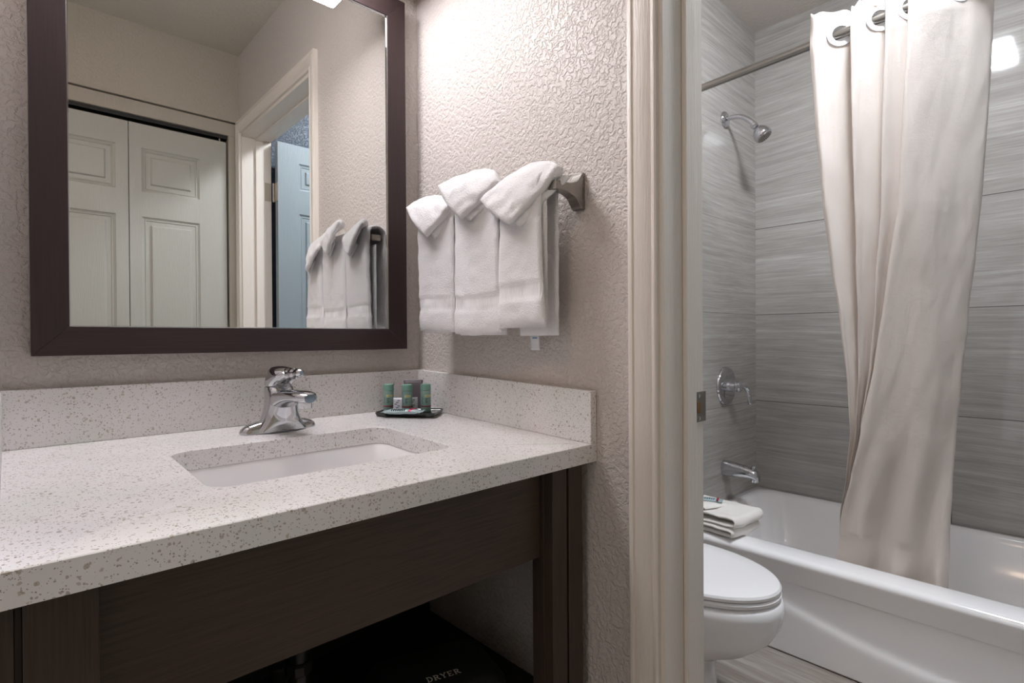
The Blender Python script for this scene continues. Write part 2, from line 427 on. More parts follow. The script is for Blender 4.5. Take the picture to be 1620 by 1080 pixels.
# closet bifold leaves face +Y
LW = 0.389
def leaf_at(x_right, z0=0.012):
    g_ = door_leaf(LW, 1.996, [(0.044, 0.275, 1.705-z0, 1.903-z0), (0.044, 0.275, 0.80, 1.600-z0), (0.044, 0.275, 0.14, 0.72)], 0.03)
    # local x -> world -X so that the face looks to +Y
    return [(x_right - 0.010 - x - 0.0, YW-0.022 - y, z0+z) for x, y, z in g_[0]], g_[1]
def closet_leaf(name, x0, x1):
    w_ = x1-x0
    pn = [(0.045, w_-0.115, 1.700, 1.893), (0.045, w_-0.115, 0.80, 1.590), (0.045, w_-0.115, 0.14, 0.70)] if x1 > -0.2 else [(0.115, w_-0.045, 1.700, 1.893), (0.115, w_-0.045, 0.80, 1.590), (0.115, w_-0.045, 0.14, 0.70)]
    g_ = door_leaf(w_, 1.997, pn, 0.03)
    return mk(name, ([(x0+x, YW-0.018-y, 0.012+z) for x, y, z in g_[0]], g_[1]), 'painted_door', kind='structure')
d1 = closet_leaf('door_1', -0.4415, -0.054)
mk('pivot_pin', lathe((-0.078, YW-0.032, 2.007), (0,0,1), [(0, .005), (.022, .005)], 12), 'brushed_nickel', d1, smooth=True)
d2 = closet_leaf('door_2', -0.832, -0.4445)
mk('door_knob', lathe((-0.49, YW-0.018, 0.95), (0,1,0), [(0, .012), (.012, .008), (.02, .015), (.03, .016), (.035, .008)], 20), 'brushed_nickel', d2, smooth=True)
# bathroom door standing open inside the bathroom
g_ = door_leaf(0.76, 2.025, [(0.105, 0.335, 1.80, 1.935), (0.425, 0.655, 1.80, 1.935), (0.105, 0.335, 0.98, 1.68), (0.425, 0.655, 0.98, 1.68), (0.105, 0.335, 0.15, 0.80), (0.425, 0.655, 0.15, 0.80)], 0.035)
d3 = mk('door_3', ([(0.150+x, -1.524-y, 0.012+z) for x, y, z in g_[0]], g_[1]), 'bath_door_paint', kind='structure')
mk('door_handle', join(lathe((0.85, -1.524, 0.93), (0,1,0), [(0, .03), (.006, .03), (.010, .012), (.035, .012), (.045, .026), (.06, .026), (.066, .01)], 24)), 'brushed_nickel', d3, smooth=True)
for z in (1.79, 1.0, 0.25):
    hg = mk('hinge', join(box(0.106, 0.136, JF, JF+0.002, z-0.045, z+0.045), box(0.148, 0.1498, -1.526, -1.558, z-0.045, z+0.045), tube([(0.146, -1.570, z-0.046), (0.146, -1.570, z+0.046)], 0.006, 12)), 'closet_trim', d3)
# baseboard in the bathroom
mk('baseboard_back', box(0.125, 1.0, 0, -0.012, 0, 0.09), 'painted_trim', kind='structure', bevel=0.002)
mk('baseboard_right', box(0, -0.012, -0.002, JY+0.066, 0, 0.09), 'painted_trim', kind='structure', bevel=0.002)

# ================================================================== MIRROR
mir = thing('wall_mirror', 'large rectangular wall mirror in a dark espresso wood frame above the vanity', 'mirror', (-0.43, 0, 1.029))
X0, X1, Z0, Z1, FW, FD = -0.8037, -0.0575, 1.029, 1.9425, 0.052, 0.032
def mitre(side):
    o_ = [(X0, Z0), (X1, Z0), (X1, Z1), (X0, Z1)]; i_ = [(X0+FW, Z0+FW), (X1-FW, Z0+FW), (X1-FW, Z1-FW), (X0+FW, Z1-FW)]
    a, b = side, (side+1) % 4
    g0 = 0.0002
    q = [o_[a], o_[b], i_[b], i_[a]]
    V = [(x, -0.001, z) for x, z in q] + [(x, -FD, z) for x, z in q[:2]] + [(x, -FD+0.003, z) for x, z in q[2:]]
    return V, [(0,1,2,3),(7,6,5,4),(0,4,5,1),(1,5,6,2),(2,6,7,3),(3,7,4,0)]
for s_, nm in ((0, 'espresso_frame_rail'), (1, 'espresso_frame_side'), (2, 'espresso_frame_rail'), (3, 'espresso_frame_side')):
    mk('frame_rail', mitre(s_), nm, mir, bevel=0.0009)
# bright bevelled liner just inside the frame
def liner():
    gs = []
    a, b, c, d = X0+FW, X1-FW, Z0+FW, Z1-FW
    rings = []
    for s_, y in ((-0.002, -0.0242), (-0.002, -0.0275), (0.0012, -0.0275), (0.0018, -0.0243)):
        rings.append([(a+s_, y, c+s_), (b-s_, y, c+s_), (b-s_, y, d-s_), (a+s_, y, d-s_)])
    return loft(rings, False)
mk('edge_liner', liner(), 'chrome', mir)
mk('glass', box(X0+FW-0.004, X1-FW+0.004, -0.004, -0.024, Z0+FW-0.004, Z1-FW+0.004), 'mirror_glass', mir)

# vanity light above the mirror (the mirror reflects its underside)
vl = thing('vanity_light', 'bright rectangular light fixture mounted above the mirror', 'light', (-0.43, 0, 1.99))
LX0, LX1, LY, LZ0, LZ1 = -0.70, -0.160, -0.226, 1.978, 2.058
mk('housing', join(box(-0.75, -0.12, 0, -0.018, 1.955, 2.10), box(LX0-0.004, LX0, -0.018, LY, LZ0, LZ1), box(LX1, LX1+0.004, -0.018, LY, LZ0, LZ1), box(LX0, LX1, -0.018, LY, LZ1, LZ1+0.005)), 'light_housing', vl, bevel=0.001)
mk('diffuser', box(LX0, LX1, -0.02, LY, LZ0, LZ1), 'vanity_diffuser', vl, bevel=0.006)

# ================================================================== VANITY
def ct(y): return 0.87 + 0.03*y          # the counter dips slightly to the front
CX0, CX1, CY = -0.859, -0.0005, -0.617
TH = 0.0345
top = thing('countertop', 'white speckled quartz vanity countertop with upstands', 'countertop', (-0.43, -0.31, 0.86-TH))
hole = (-0.636, -0.232, -0.472, -0.204)
zf = lambda x, y: ct(y)
R_ = [rrect(CX0, CX1, CY, -0.0005, -TH, 0.0005, zf=zf), rrect(CX0, CX1, CY, -0.0005, -0.0012, 0.0005, zf=zf), rrect(CX0+0.001, CX1-0.001, CY+0.0012, -0.001, 0, 0.0005, zf=zf),
      rrect(hole[0]-0.0012, hole[1]+0.0012, hole[2]-0.0012, hole[3]+0.0012, 0, 0.033, zf=zf), rrect(*hole, -0.0012, 0.032, zf=zf), rrect(*hole, -TH, 0.032, zf=zf)]
# straight splits for the ring between slab edge and hole
mk('slab', loft(R_, False, True, True), 'speckled_quartz', top, smooth=True)
sph = 0.1017
def tilt(geo): return [(x, y, z + 0.03*y) for x, y, z in geo[0]], geo[1]
mk('back_upstand', tilt(box(CX0+0.0005, CX1, -0.0005, -0.0177, 0.8702, 0.87+sph-0.0)), 'speckled_quartz', top, bevel=0.001)
mk('side_upstand', tilt(box(CX1, -0.0177, -0.0180, CY, 0.8702, 0.87+sph)), 'speckled_quartz', top, bevel=0.001)
mk('side_upstand', tilt(box(CX0+0.0005, -0.8411, -0.0180, CY, 0.8702, 0.87+sph)), 'speckled_quartz', top, bevel=0.001)

sink = thing('undermount_sink', 'white rectangular undermount sink set in the speckled countertop', 'sink', (-0.434, -0.338, 0.70))
hx0, hx1, hy0, hy1 = hole
def hr(s, z, r, yf=0): return rrect(hx0-s, hx1+s, hy0-s, hy1+s, z, max(r, 0.004), zf=lambda x, y: 0.03*y)
Zs = 0.87-TH-0.0022
rings = [hr(0.028, Zs-0.010, 0.05), hr(0.028, Zs-0.0005, 0.05), hr(0.003, Zs-0.0005, 0.036), hr(0.000, Zs-0.004, 0.034), hr(-0.006, Zs-0.03, 0.034), hr(-0.012, Zs-0.08, 0.036), hr(-0.020, Zs-0.105, 0.04), hr(-0.036, Zs-0.118, 0.045), hr(-0.07, Zs-0.124, 0.05), hr(-0.11, Zs-0.127, 0.015)]
mk('basin', loft(rings, False)[0:1] and (lambda L: (L[0], L[1]+[tuple(range((len(rings)-1)*len(rings[0]), len(rings)*len(rings[0])))]))(loft(rings, False)), 'porcelain', sink, smooth=True, solid=0.004)
mk('drain', lathe((-0.462, -0.318, Zs-0.137), (0,0,1), [(0, .022), (.003, .022), (.004, .018), (.002, .012), (.006, .010), (.007, .002)], 24), 'chrome', sink, smooth=True)

van = thing('vanity_cabinet', 'dark stained wooden open vanity base under the speckled countertop', 'cabinet', (-0.43, -0.3, 0))
AY = -0.567
def topz(y): return ct(y)-TH-0.001
def legs(x0, x1, gx):
    """leg / end stile: two boards with a groove between, running back into the room's depth"""
    a, b = (x0, gx-0.003), (gx+0.003, x1)
    return join(box(a[0], a[1], -0.598, -0.575, 0, topz(-0.598)), box(b[0], b[1], -0.598, -0.575, 0, topz(-0.598)), box(x0, x1, -0.575, -0.545, 0, topz(-0.575)), box(a[1], b[0], -0.590, -0.575, 0, topz(-0.598)))
mk('leg', legs(-0.106, -0.022, -0.064), 'vanity_wood', van, bevel=0.0008)
mk('leg', legs(-0.858, -0.768, -0.8276), 'vanity_wood', van, bevel=0.0008)
mk('apron', box(-0.767, -0.1065, AY, AY+0.02, 0.646, topz(AY)), 'vanity_rail_wood', van, bevel=0.0008)
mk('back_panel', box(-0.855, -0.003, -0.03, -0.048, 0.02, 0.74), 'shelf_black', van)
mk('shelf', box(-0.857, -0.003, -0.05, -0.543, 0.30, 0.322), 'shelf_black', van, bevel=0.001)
# rear cleats tie the legs to the back
mk('rear_leg', box(-0.84, -0.80, -0.05, -0.09, 0.0, 0.30), 'vanity_wood', van)
mk('rear_leg', box(-0.06, -0.02, -0.05, -0.09, 0.0, 0.30), 'vanity_wood', van)

# plumbing below the sink
pp = thing('drain_pipe', 'black sink drain pipe with slip nuts hanging below the vanity apron', 'pipe', (-0.434, -0.30, 0.40))
mk('tailpiece', lathe((-0.462, -0.318, 0.452), (0,0,1), [(0, .0165), (.235, .0165)], 24), 'pipe_black', pp, smooth=True)
mk('slip_nut', lathe((-0.462, -0.318, 0.47), (0,0,1), [(0, .020), (.003, .024), (.018, .024), (.021, .020)], 10), 'pipe_black', pp)
trap = spline([(-0.462, -0.318, 0.47), (-0.462, -0.318, 0.44), (-0.462, -0.293, 0.405), (-0.462, -0.258, 0.40), (-0.462, -0.228, 0.43), (-0.462, -0.218, 0.46), (-0.462, -0.183, 0.482), (-0.462, -0.05, 0.485)], 8)
mk('trap', tube(trap, 0.0175, 20), 'pipe_black', pp, smooth=True)
mk('slip_nut', lathe((-0.462, -0.220, 0.442), (0,-0.1,1), [(0, .020), (.003, .024), (.018, .024), (.021, .020)], 10), 'pipe_black', pp)

# hair dryer bag on the shelf -------------------------------------
bag = thing('hair_dryer_bag', 'black cloth bag with white lettering on the shelf under the sink', 'bag', (-0.21, -0.36, 0.322))
BR = Matrix.Translation(Vector((-0.21, -0.37, 0.3225))) @ Matrix.Rotation(radians(-16), 4, 'Z')
rings = []
for z, s, r in ((0, 0.92, .03), (0.006, 0.98, .03), (0.03, 1.0, .03), (0.055, 0.97, .03), (0.068, 0.90, .03), (0.0745, 0.80, .025)):
    rings.append(rrect(-0.13*s, 0.13*s, -0.085*s, 0.085*s, z, r))
mk('bag_body', xf(loft(rings), BR), 'bag_black', bag, smooth=True)
def stroke_text(txt, h, w, sp):
    """serif capitals from small bars, lying in the XY plane, z = 0..0.0006"""
    b, t = 0.16*w, 0.07*h
    S = {
     'D': [('v', .12), ('arc', 0)], 'R': [('v', .12), ('bowl', 0), ('leg', 0)], 'Y': [('y', 0)], 'E': [('v', .15), ('h', 0), ('h', .5), ('h', 1)]}
    out = []; x = 0
    def bar(p, q, wd):
        p, q = Vector(p), Vector(q); d = (q-p); n = Vector((-d.y, d.x)).normalized()*wd/2
        c = [p+n, q+n, q-n, p-n]
        V = [(a.x, a.y, 0) for a in c]+[(a.x, a.y, .0006) for a in c]
        out.append((V, [(3,2,1,0),(4,5,6,7),(0,1,5,4),(1,2,6,5),(2,3,7,6),(3,0,4,7)]))
    for ch in txt:
        for k, v in S[ch]:
            if k == 'v':
                X = x+v*w+b/2; bar((X, 0), (X, h), b); bar((X-b, t/2), (X+b, t/2), t); bar((X-b, h-t/2), (X+b, h-t/2), t)
            elif k == 'h':
                y = min(max(v*h, t/2), h-t/2); L = .82*w if v != .5 else .62*w
                bar((x+.2*w, y), (x+L, y), t)
                if v != .5: bar((x+L, y-(0 if v == 0 else .14*h)), (x+L, y+(.14*h if v == 0 else 0)), t)
                else: bar((x+L, y-.06*h), (x+L, y+.06*h), t)
            elif k in ('arc', 'bowl'):
                y0 = 0 if k == 'arc' else .46*h; cy = (y0+h)/2; ry = (h-y0)/2-t/2; rx = (.52 if k == 'arc' else .42)*w
                P = [(x+.32*w+rx*sin(pi*i/12), cy+ry*cos(pi*i/12)) for i in range(13)]
                for i in range(12): bar(P[i], P[i+1], t+(b-t)*sin(pi*(i+.5)/12))
                bar((x+.2*w, h-t/2), (x+.34*w, h-t/2), t); bar((x+.2*w, y0+t/2), (x+.34*w, y0+t/2), t)
            elif k == 'leg':
                bar((x+.45*w, .48*h), (x+.86*w, 0.03*h), b); bar((x+.74*w, t/2), (x+.98*w, t/2), t)
            elif k == 'y':
                bar((x+.50*w, 0), (x+.50*w, .46*h), b); bar((x+.50*w, .45*h), (x+.14*w, h), b); bar((x+.50*w, .45*h), (x+.86*w, h), t*1.2)
                bar((x+.34*w, t/2), (x+.66*w, t/2), t); bar((x+.02*w, h-t/2), (x+.3*w, h-t/2), t); bar((x+.7*w, h-t/2), (x+.98*w, h-t/2), t)
        x += w+sp
    return join(*out)
mk('lettering', xf(stroke_text('DRYER', 0.0155, 0.0128, 0.0012), Matrix.Translation(Vector((-0.2500, -0.4045, 0.3975))) @ Matrix.Rotation(radians(-16), 4, 'Z')), 'print_white', bag)

# ================================================================== FAUCET
fx, fy = -0.4195, -0.112; fz = ct(fy)
fau = thing('sink_faucet', 'chrome single lever faucet on the counter behind the sink', 'faucet', (fx, fy, fz))
FM = Matrix.Translation(Vector((fx, fy, fz))) @ Matrix.Rotation(radians(5), 4, 'Z')
def sup(a, b, z, cy=0.0, n=40, e=2.4, cx=0.0):
    P = []
    for i in range(n):
        t = 2*pi*i/n; c, s = cos(t), sin(t)
        P.append((cx+a*abs(c)**(2/e)*(1 if c >= 0 else -1), cy+b*abs(s)**(2/e)*(1 if s >= 0 else -1), z))
    return P
# deck plate with two wings
rings = [sup(.079, .024, 0), sup(.079, .024, .004), sup(.076, .022, .010), sup(.069, .020, .015), sup(.058, .0185, .019), sup(.046, .018, .022), sup(.03, .017, .023)]
mk('base_plate', xf(loft(rings), FM), 'chrome', fau, smooth=True)
# flowing body rising from the wings
rings = [sup(.056, .026, .002, -.006), sup(.047, .028, .012, -.008), sup(.040, .028, .024, -.008), sup(.035, .028, .038, -.008), sup(.0315, .030, .052, -.010), sup(.0295, .031, .066, -.009), sup(.0278, .0290, .080, -.004), sup(.0265, .0268, .0905), sup(.024, .0245, .0925)]
mk('body', xf(loft(rings), FM), 'chrome', fau, smooth=True)
# spout: a thick beak growing out of the body towards the basin
rings = []
for y, zc, hw, hh in ((.004, .058, .024, .026), (-.016, .062, .027, .024), (-.036, .0675, .0275, .0185), (-.058, .0725, .0265, .0150), (-.080, .0755, .0255, .0130), (-.100, .0765, .0245, .0120), (-.116, .0760, .0225, .0115), (-.127, .0750, .0180, .0105), (-.133, .0745, .0110, .0080)):
    rings.append([(hw*(abs(cos(t))**.8)*(1 if cos(t) >= 0 else -1), y, zc+hh*(abs(sin(t))**.75)*(1 if sin(t) >= 0 else -1)) for t in [2*pi*i/36 for i in range(36)]])
mk('spout', xf(loft(rings), FM), 'chrome', fau, smooth=True)
mk('aerator', xf(lathe((0, -.112, .0535), (0,0,1), [(0, .0105), (.001, .0135), (.014, .0145), (.02, .0145)], 28), FM), 'chrome', fau, smooth=True)
# domed handle running forward into a short lever
rings = [sup(.0262, .0270, .0935, 0, e=2.1), sup(.0275, .0300, .098, -.003, e=2.2), sup(.0275, .0350, .105, -.009, e=2.2), sup(.0268, .0400, .113, -.015, e=2.2), sup(.0250, .0410, .120, -.017, e=2.1), sup(.0215, .0360, .1265, -.014, e=2.1), sup(.0160, .0270, .1310, -.009, e=2.1), sup(.008, .0140, .1335, -.006, e=2.1), sup(.002, .004, .134, -.005, e=2.1)]
hd = mk('handle', xf(loft(rings), FM), 'chrome', fau, smooth=True)
lv = spline([(0, -.040, .1175), (0.001, -.062, .1195), (0.002, -.080, .1215), (0.002, -.096, .1225)], 5)
mk('lever', xf(tube(lv, [.013]*4+[.0110]*4+[.0085]*4+[.0085, .0090, .0075, .004], 20), FM), 'chrome', hd, smooth=True)
mk('lever_slot', xf(join(box(-.0065, .0065, -.030, -.0345, .0965, .1135)), FM), 'brushed_nickel', hd, bevel=0.0025, seg=3)
mk('screw_hole', xf(lathe((0, -.0343, .107), (0,-1,0), [(0, .0024), (.0008, .0024)], 14), FM), 'black_hole', hd)

# ================================================================== TOILETRIES TRAY
TC = Vector((-0.1025, -0.114)); TA = atan2(-0.77, 0.64); tz = ct(-0.12)+0.0022
tray = thing('vanity_tray', 'small glossy black rectangular tray in the corner of the countertop', 'tray', (TC.x, TC.y, tz))
TM = Matrix.Translation(Vector((TC.x, TC.y, tz))) @ Matrix.Rotation(TA, 4, 'Z')
rings = [rrect(-.071, .071, -.042, .042, 0, .006), rrect(-.074, .074, -.045, .045, .004, .008), rrect(-.075, .075, -.046, .046, .0085, .008), rrect(-.0735, .0735, -.0445, .0445, .009, .007), rrect(-.071, .071, -.042, .042, .005, .006), rrect(-.069, .069, -.040, .040, .0042, .006)]
mk('tray_body', xf(loft(rings), TM), 'tray_black', tray, smooth=True)
tsurf = tz+0.0044
def curved_patch(r, a0, a1, z0, z1, th=.0004, n=8):
    V = []; F = []
    for i in range(n+1):
        a = radians(a0+(a1-a0)*i/n)
        for rr_, z in ((r, z0), (r+th, z0), (r+th, z1), (r, z1)): V.append((rr_*cos(a), rr_*sin(a), z))
    for i in range(n):
        for k in range(4): a = i*4+k; b = i*4+(k+1) % 4; F.append((a, b, b+4, a+4))
    F += [(0,1,2,3), (n*4+3, n*4+2, n*4+1, n*4)]
    return V, F
bot0 = thing('toiletry_bottle', 'x', 'bottle', (0, 0, 0), 'green toiletry bottles on the black tray')
RB = 0.0128
body = mk('bottle_body', lathe((0,0,0), (0,0,1), [(0, .0115), (.0008, RB-.0003), (.002, RB), (.052, RB), (.0525, RB-.0004)], 32), 'bottle_green', bot0, smooth=True)
mk('cap', lathe((0,0,.0530), (0,0,1), [(0, RB-.0002), (.0005, RB+.0003), (.0145, RB+.0003), (.0155, RB-.0006), (.0158, RB-.002)], 32), 'cap_green', bot0, smooth=True)
AV = -115   # label faces the room
mk('brand_label', curved_patch(RB, AV-28, AV+42, .037, .0425), 'label_yellow', body)
mk('label_print', join(*[curved_patch(RB+.0005, AV-18+i*9, AV-13+i*9, .0390, .0405, .0002, 2) for i in range(5)]), 'print_dark', body)
mk('red_band', curved_patch(RB, AV-85, AV+85, .0125, .0152, n=20), 'label_red', body)
mk('label_print', join(*[curved_patch(RB, AV-22, AV-22+l, z, z+.0012, .0002, 4) for l, z in ((34, .0325), (18, .0300), (18, .0275), (30, .0250), (22, .0225))]), 'print_dark', body)
mk('leaf_print', join(*[curved_patch(RB, AV-60+6*sin(k*2.1), AV-48+6*sin(k*2.1), .019+k*.0032, .0205+k*.0032, .0002, 3) for k in range(6)]), 'print_dark', body)
def copy_tree(o, parent=None):
    c = o.copy(); COL.objects.link(c); c.parent = parent
    for ch in list(o.children): copy_tree(ch, c)
    return c
BP = [((-0.130, -0.058), 0, 'green toiletry bottle standing at the left end of the black tray, nearest the faucet'),
      ((-0.1030, -0.102), -6, 'green toiletry bottle in the middle of the tray, in front of the white sachets'),
      ((-0.0640, -0.1265), 8, 'green toiletry bottle at the right of the tray, nearest the side upstand')]
for i, ((x, y), rz, lb) in enumerate(BP):
    o = bot0 if i == 0 else copy_tree(bot0)
    o.location = (x, y, tsurf); o.rotation_euler = (0, 0, radians(rz)); o['label'] = lb
# sachets and card behind the bottles
def frame_mat(p, ang, lean=0):
    return Matrix.Translation(Vector(p)) @ Matrix.Rotation(radians(ang), 4, 'Z') @ Matrix.Rotation(radians(lean), 4, 'X')
KA = -38
card = thing('coffee_pouch', 'dark grey foil pouch leaning upright against the corner behind the bottles', 'pouch', (-0.06, -0.06, tsurf))
CM = frame_mat((-0.066, -0.0715, tsurf+.0006), KA, -6)
mk('pouch_body', xf(sheet(lambda u, v: (-.024+.048*u, 0.0, .074*v), 16, 20, .007, .16, .0008, 60, seed=2), CM), 'card_grey', card, smooth='all')
mk('crimped_top', xf(sheet(lambda u, v: (-.0245+.049*u, -.0005, .066+.010*v), 20, 3, .0022, .2), CM), 'card_purple', card, smooth='all')
for k, (x, y, an, lb) in enumerate(((-0.118, -0.0830, -45, 'white printed sachet standing between the left and middle green bottles'), (-0.0840, -0.0985, -30, 'white printed sachet standing between the middle and right green bottles'))):
    SM = frame_mat((x, y, tsurf+.0004), an, -4)
    pk = thing('paper_sachet', lb, 'sachet', (x, y, tsurf), 'white sachets on the black tray')
    mk('sachet_body', xf(sheet(lambda u, v: (-.012+.024*u, 0, .034*v), 10, 12, .003, .2, .0006, 120, seed=k), SM), 'packet_white', pk, smooth='all')
    mk('sachet_print', xf(join(*[box(-.008+.0035*(j%3), -.004+.0035*(j%3)+.002, -.0019, -.0023, .004+.0045*j, .0058+.0045*j) for j in range(6)]), SM), 'print_dark', pk)
soap = thing('wrapped_soap', 'soap bar in a pale green wrapper with a pink stripe on the tray front', 'soap', (-0.138, -0.135, tsurf))
WM = Matrix.Translation(Vector((-0.1370, -0.139, tsurf+.0075))) @ Matrix.Rotation(radians(-44), 4, 'Z')
def pillow(u, v):
    return (-.050+.100*u, (-.0165+.033*v)*(1.0+0.35*max(0, abs(u-.5)-.4)*10), 0.0012*sin(u*40)*(1 if u < .1 or u > .9 else 0))
def pth(u, v):
    e = min(u, 1-u); k = min(1, max(0, (e-.07)/.14)); return .0012+.010*sqrt(k)*(1-(2*v-1)**4*.6)
mk('wrapper', xf(sheet(pillow, 44, 14, pth, .06, .0006, 90, seed=5), WM), 'wrapper_green', soap, smooth='all')
mk('pink_stripe', xf(sheet(lambda u, v: (.014+.007*u+.010*v, -.0160+.030*v, .0066-.0048*(2*v-1)**4), 4, 12, .0012, .2), WM), 'wrapper_pink', soap, smooth='all')
mk('wrapper_print', xf(join(*[box(-.026+.005*i, -.0235+.005*i, -.0150, -.0060+.002*(i%2), .0030, .0066) for i in range(7)]), WM), 'print_dark', soap)

# ================================================================== TOWEL BAR AND HAND TOWELS
BZ, BX = 1.343, -0.072
bar = thing('towel_bar', 'square chrome towel bar fixed to the textured side wall beside the mirror', 'towel bar', (0, -0.34, BZ))
def post(y):
    rings = []
    for x, hy, zt, zb in ((0, .013, .036, -.036), (-.006, .013, .036, -.036), (-.010, .0125, .030, -.034), (-.016, .012, .021, -.027), (-.024, .0115, .014, -.018), (-.034, .011, .0105, -.0125), (-.046, .0105, .0090, -.0095), (-.060, .0105, .0085, -.0085), (-.081, .0105, .0085, -.0085)):
        rings.append([(x, y-hy, BZ+zb), (x, y+hy, BZ+zb), (x, y+hy, BZ+zt), (x, y-hy, BZ+zt)])
    return loft(rings)
mk('post', post(-0.578), 'brushed_nickel', bar, bevel=0.001)
mk('post', post(-0.172), 'brushed_nickel', bar, bevel=0.001)
mk('rail', box(-.079, -.065, -0.165, -0.568, BZ-.007, BZ+.007), 'brushed_nickel', bar, bevel=0.001)

def towel(name, label, y0, y1, zb, zbk, flap, seed, yshift_bot=(0, 0), xf_=-0.094, top_x=-0.072):
    """hand towel draped over the rail (y0 = left/back edge, y1 = right/front edge), its top folded to a point"""
    t = thing(name, label, 'hand towel', ((BX), (y0+y1)/2, zb), 'white hand towels on the chrome bar')
    xb = -0.044
    rr_ = 0.5*(xb-xf_); xm = 0.5*(xb+xf_)
    zt = BZ+0.010
    L1 = zt-zb; La = pi*rr_; L2 = zt-zbk; Lt = L1+La+L2
    bands = [(0.055, 0.082)] 
    def fn(u, v):
        s = v*Lt
        y = y0+(y1-y0)*u
        flare = max(0, 1-s/0.20)
        y += (yshift_bot[0]*(1-u)+yshift_bot[1]*u)*flare**1.5
        wv = 0.0030*sin(u*6.5+seed)*min(1, flare*1.3) + 0.0015*sin(u*11+seed*2+s*9)
        if s < L1: return (xf_ + wv - 0.004*flare*sin(pi*u), y, zb+s + 0.003*sin(u*5+seed)*flare)
        if s < L1+La:
            a = (s-L1)/La*pi; return (xm-rr_*cos(a), y, zt+rr_*0.8*sin(a))
        return (xb + 0.5*wv*max(0, (s-L1-La)/L2), y, zt-(s-L1-La))
    def th(u, v):
        s = v*Lt; k = 0.0135
        if 0.050 < s < 0.082: k = 0.0085
        if s < 0.006: k = 0.010
        if s > L1: k = 0.010
        return k + 0.0022*noise.noise(Vector((u*5, s*30, seed)))
    nu, nv = 30, 120
    V, F = sheet(fn, nu, nv, th, 0.055, 0.0022, 45, seed=seed)
    o = mk('towel_body', (V, F), ['terry_white', 'terry_band'], t, smooth='all')
    for p in o.data.polygons:
        c = sum((o.data.vertices[i].co.z for i in p.vertices), 0)/len(p.vertices) + wloc(t).z
        x = sum((o.data.vertices[i].co.x for i in p.vertices), 0)/len(p.vertices) + wloc(t).x
        for zz, side in ((zb, xf_), (zbk, xb)):
            if abs(x-side) < 0.013 and (0.051 < c-zz < 0.080 or c-zz < 0.005): p.material_index = 1
    # inner ply seen below the front edge
    mk('inner_ply', sheet(lambda u, v: (xf_+0.016+0.002*sin(u*7+seed), y0+0.006+(y1-y0-0.010)*u, zb-0.002+(zt-zb-0.03)*v), 16, 20, 0.009, 0.06, 0.0012, 50, seed=seed+9), 'terry_white', t, smooth='all')
    if flap:
        A, B, C, D, bow, pf = flap
        f = coons(A, B, C, D, bow, (-1, -0.25, 0.25), pf)
        fl = mk('folded_point', sheet(f, 34, 26, lambda u, v: 0.013+0.011*v+0.003*noise.noise(Vector((u*4, v*4, seed))), 0.075, 0.0030, 55, seed=seed+3), 'terry_white', t, smooth='all')
        # second fold layer along the lower right edge
        A2 = Vector(B)+Vector((0.010, -0.004, 0.000)); 
        f2 = coons(Vector(A)*0.35+Vector(B)*0.65+Vector((0.013, -.004, .006)), Vector(B)+Vector((0.012, -0.014, -0.004)), Vector(C)+Vector((0.012, -0.012, -0.012)), Vector(C)*0.6+Vector(D)*0.4+Vector((0.012, 0, -0.010)), (0, -bow[1], 0, 0), (-1, 0, 0), 0.003)
        mk('fold_layer', sheet(f2, 20, 24, 0.011, 0.12, 0.002, 45, seed=seed+6), 'terry_white', fl, smooth='all')
    return t
towel('hand_towel', 'white hand towel nearest the mirror, leftmost on the bar, with a folded point', -0.150, -0.288, 1.072, 1.085,
      ((-0.124, -0.136, 1.374), (-0.120, -0.2185, 1.290), (-0.098, -0.292, 1.352), (-0.072, -0.195, 1.392), (0.006, 0.004, 0.008, 0.006), 0.010), 1.0, (0.004, 0))
towel('hand_towel', 'middle white hand towel on the bar, its folded point overlapping the left towel', -0.2945, -0.4430, 1.064, 1.085,
      ((-0.127, -0.2720, 1.398), (-0.124, -0.3540, 1.308), (-0.098, -0.4500, 1.372), (-0.060, -0.3700, 1.416), (0.006, 0.004, 0.012, 0.006), 0.012), 2.3, (0.003, -0.002))
t3 = towel('hand_towel', 'white hand towel nearest the doorway, rightmost on the bar, showing its care label', -0.4495, -0.5600, 1.078, 1.060,
      ((-0.127, -0.4220, 1.337), (-0.124, -0.5080, 1.272), (-0.068, -0.5950, 1.372), (-0.052, -0.4900, 1.398), (0.006, 0.004, 0.016, 0.008), 0.012), 4.1, (0.008, -0.016))
lab = mk('care_label', sheet(lambda u, v: (-0.0285-.001*v, -0.490+0.026*u-0.004*v, 1.062-0.032*v), 6, 8, 0.0008, 0.1), 'tag_white', t3, smooth='all')
mk('label_print', box(-0.0302, -0.0306, -0.4865, -0.4735, 1.054, 1.057), 'tag_blue', lab)

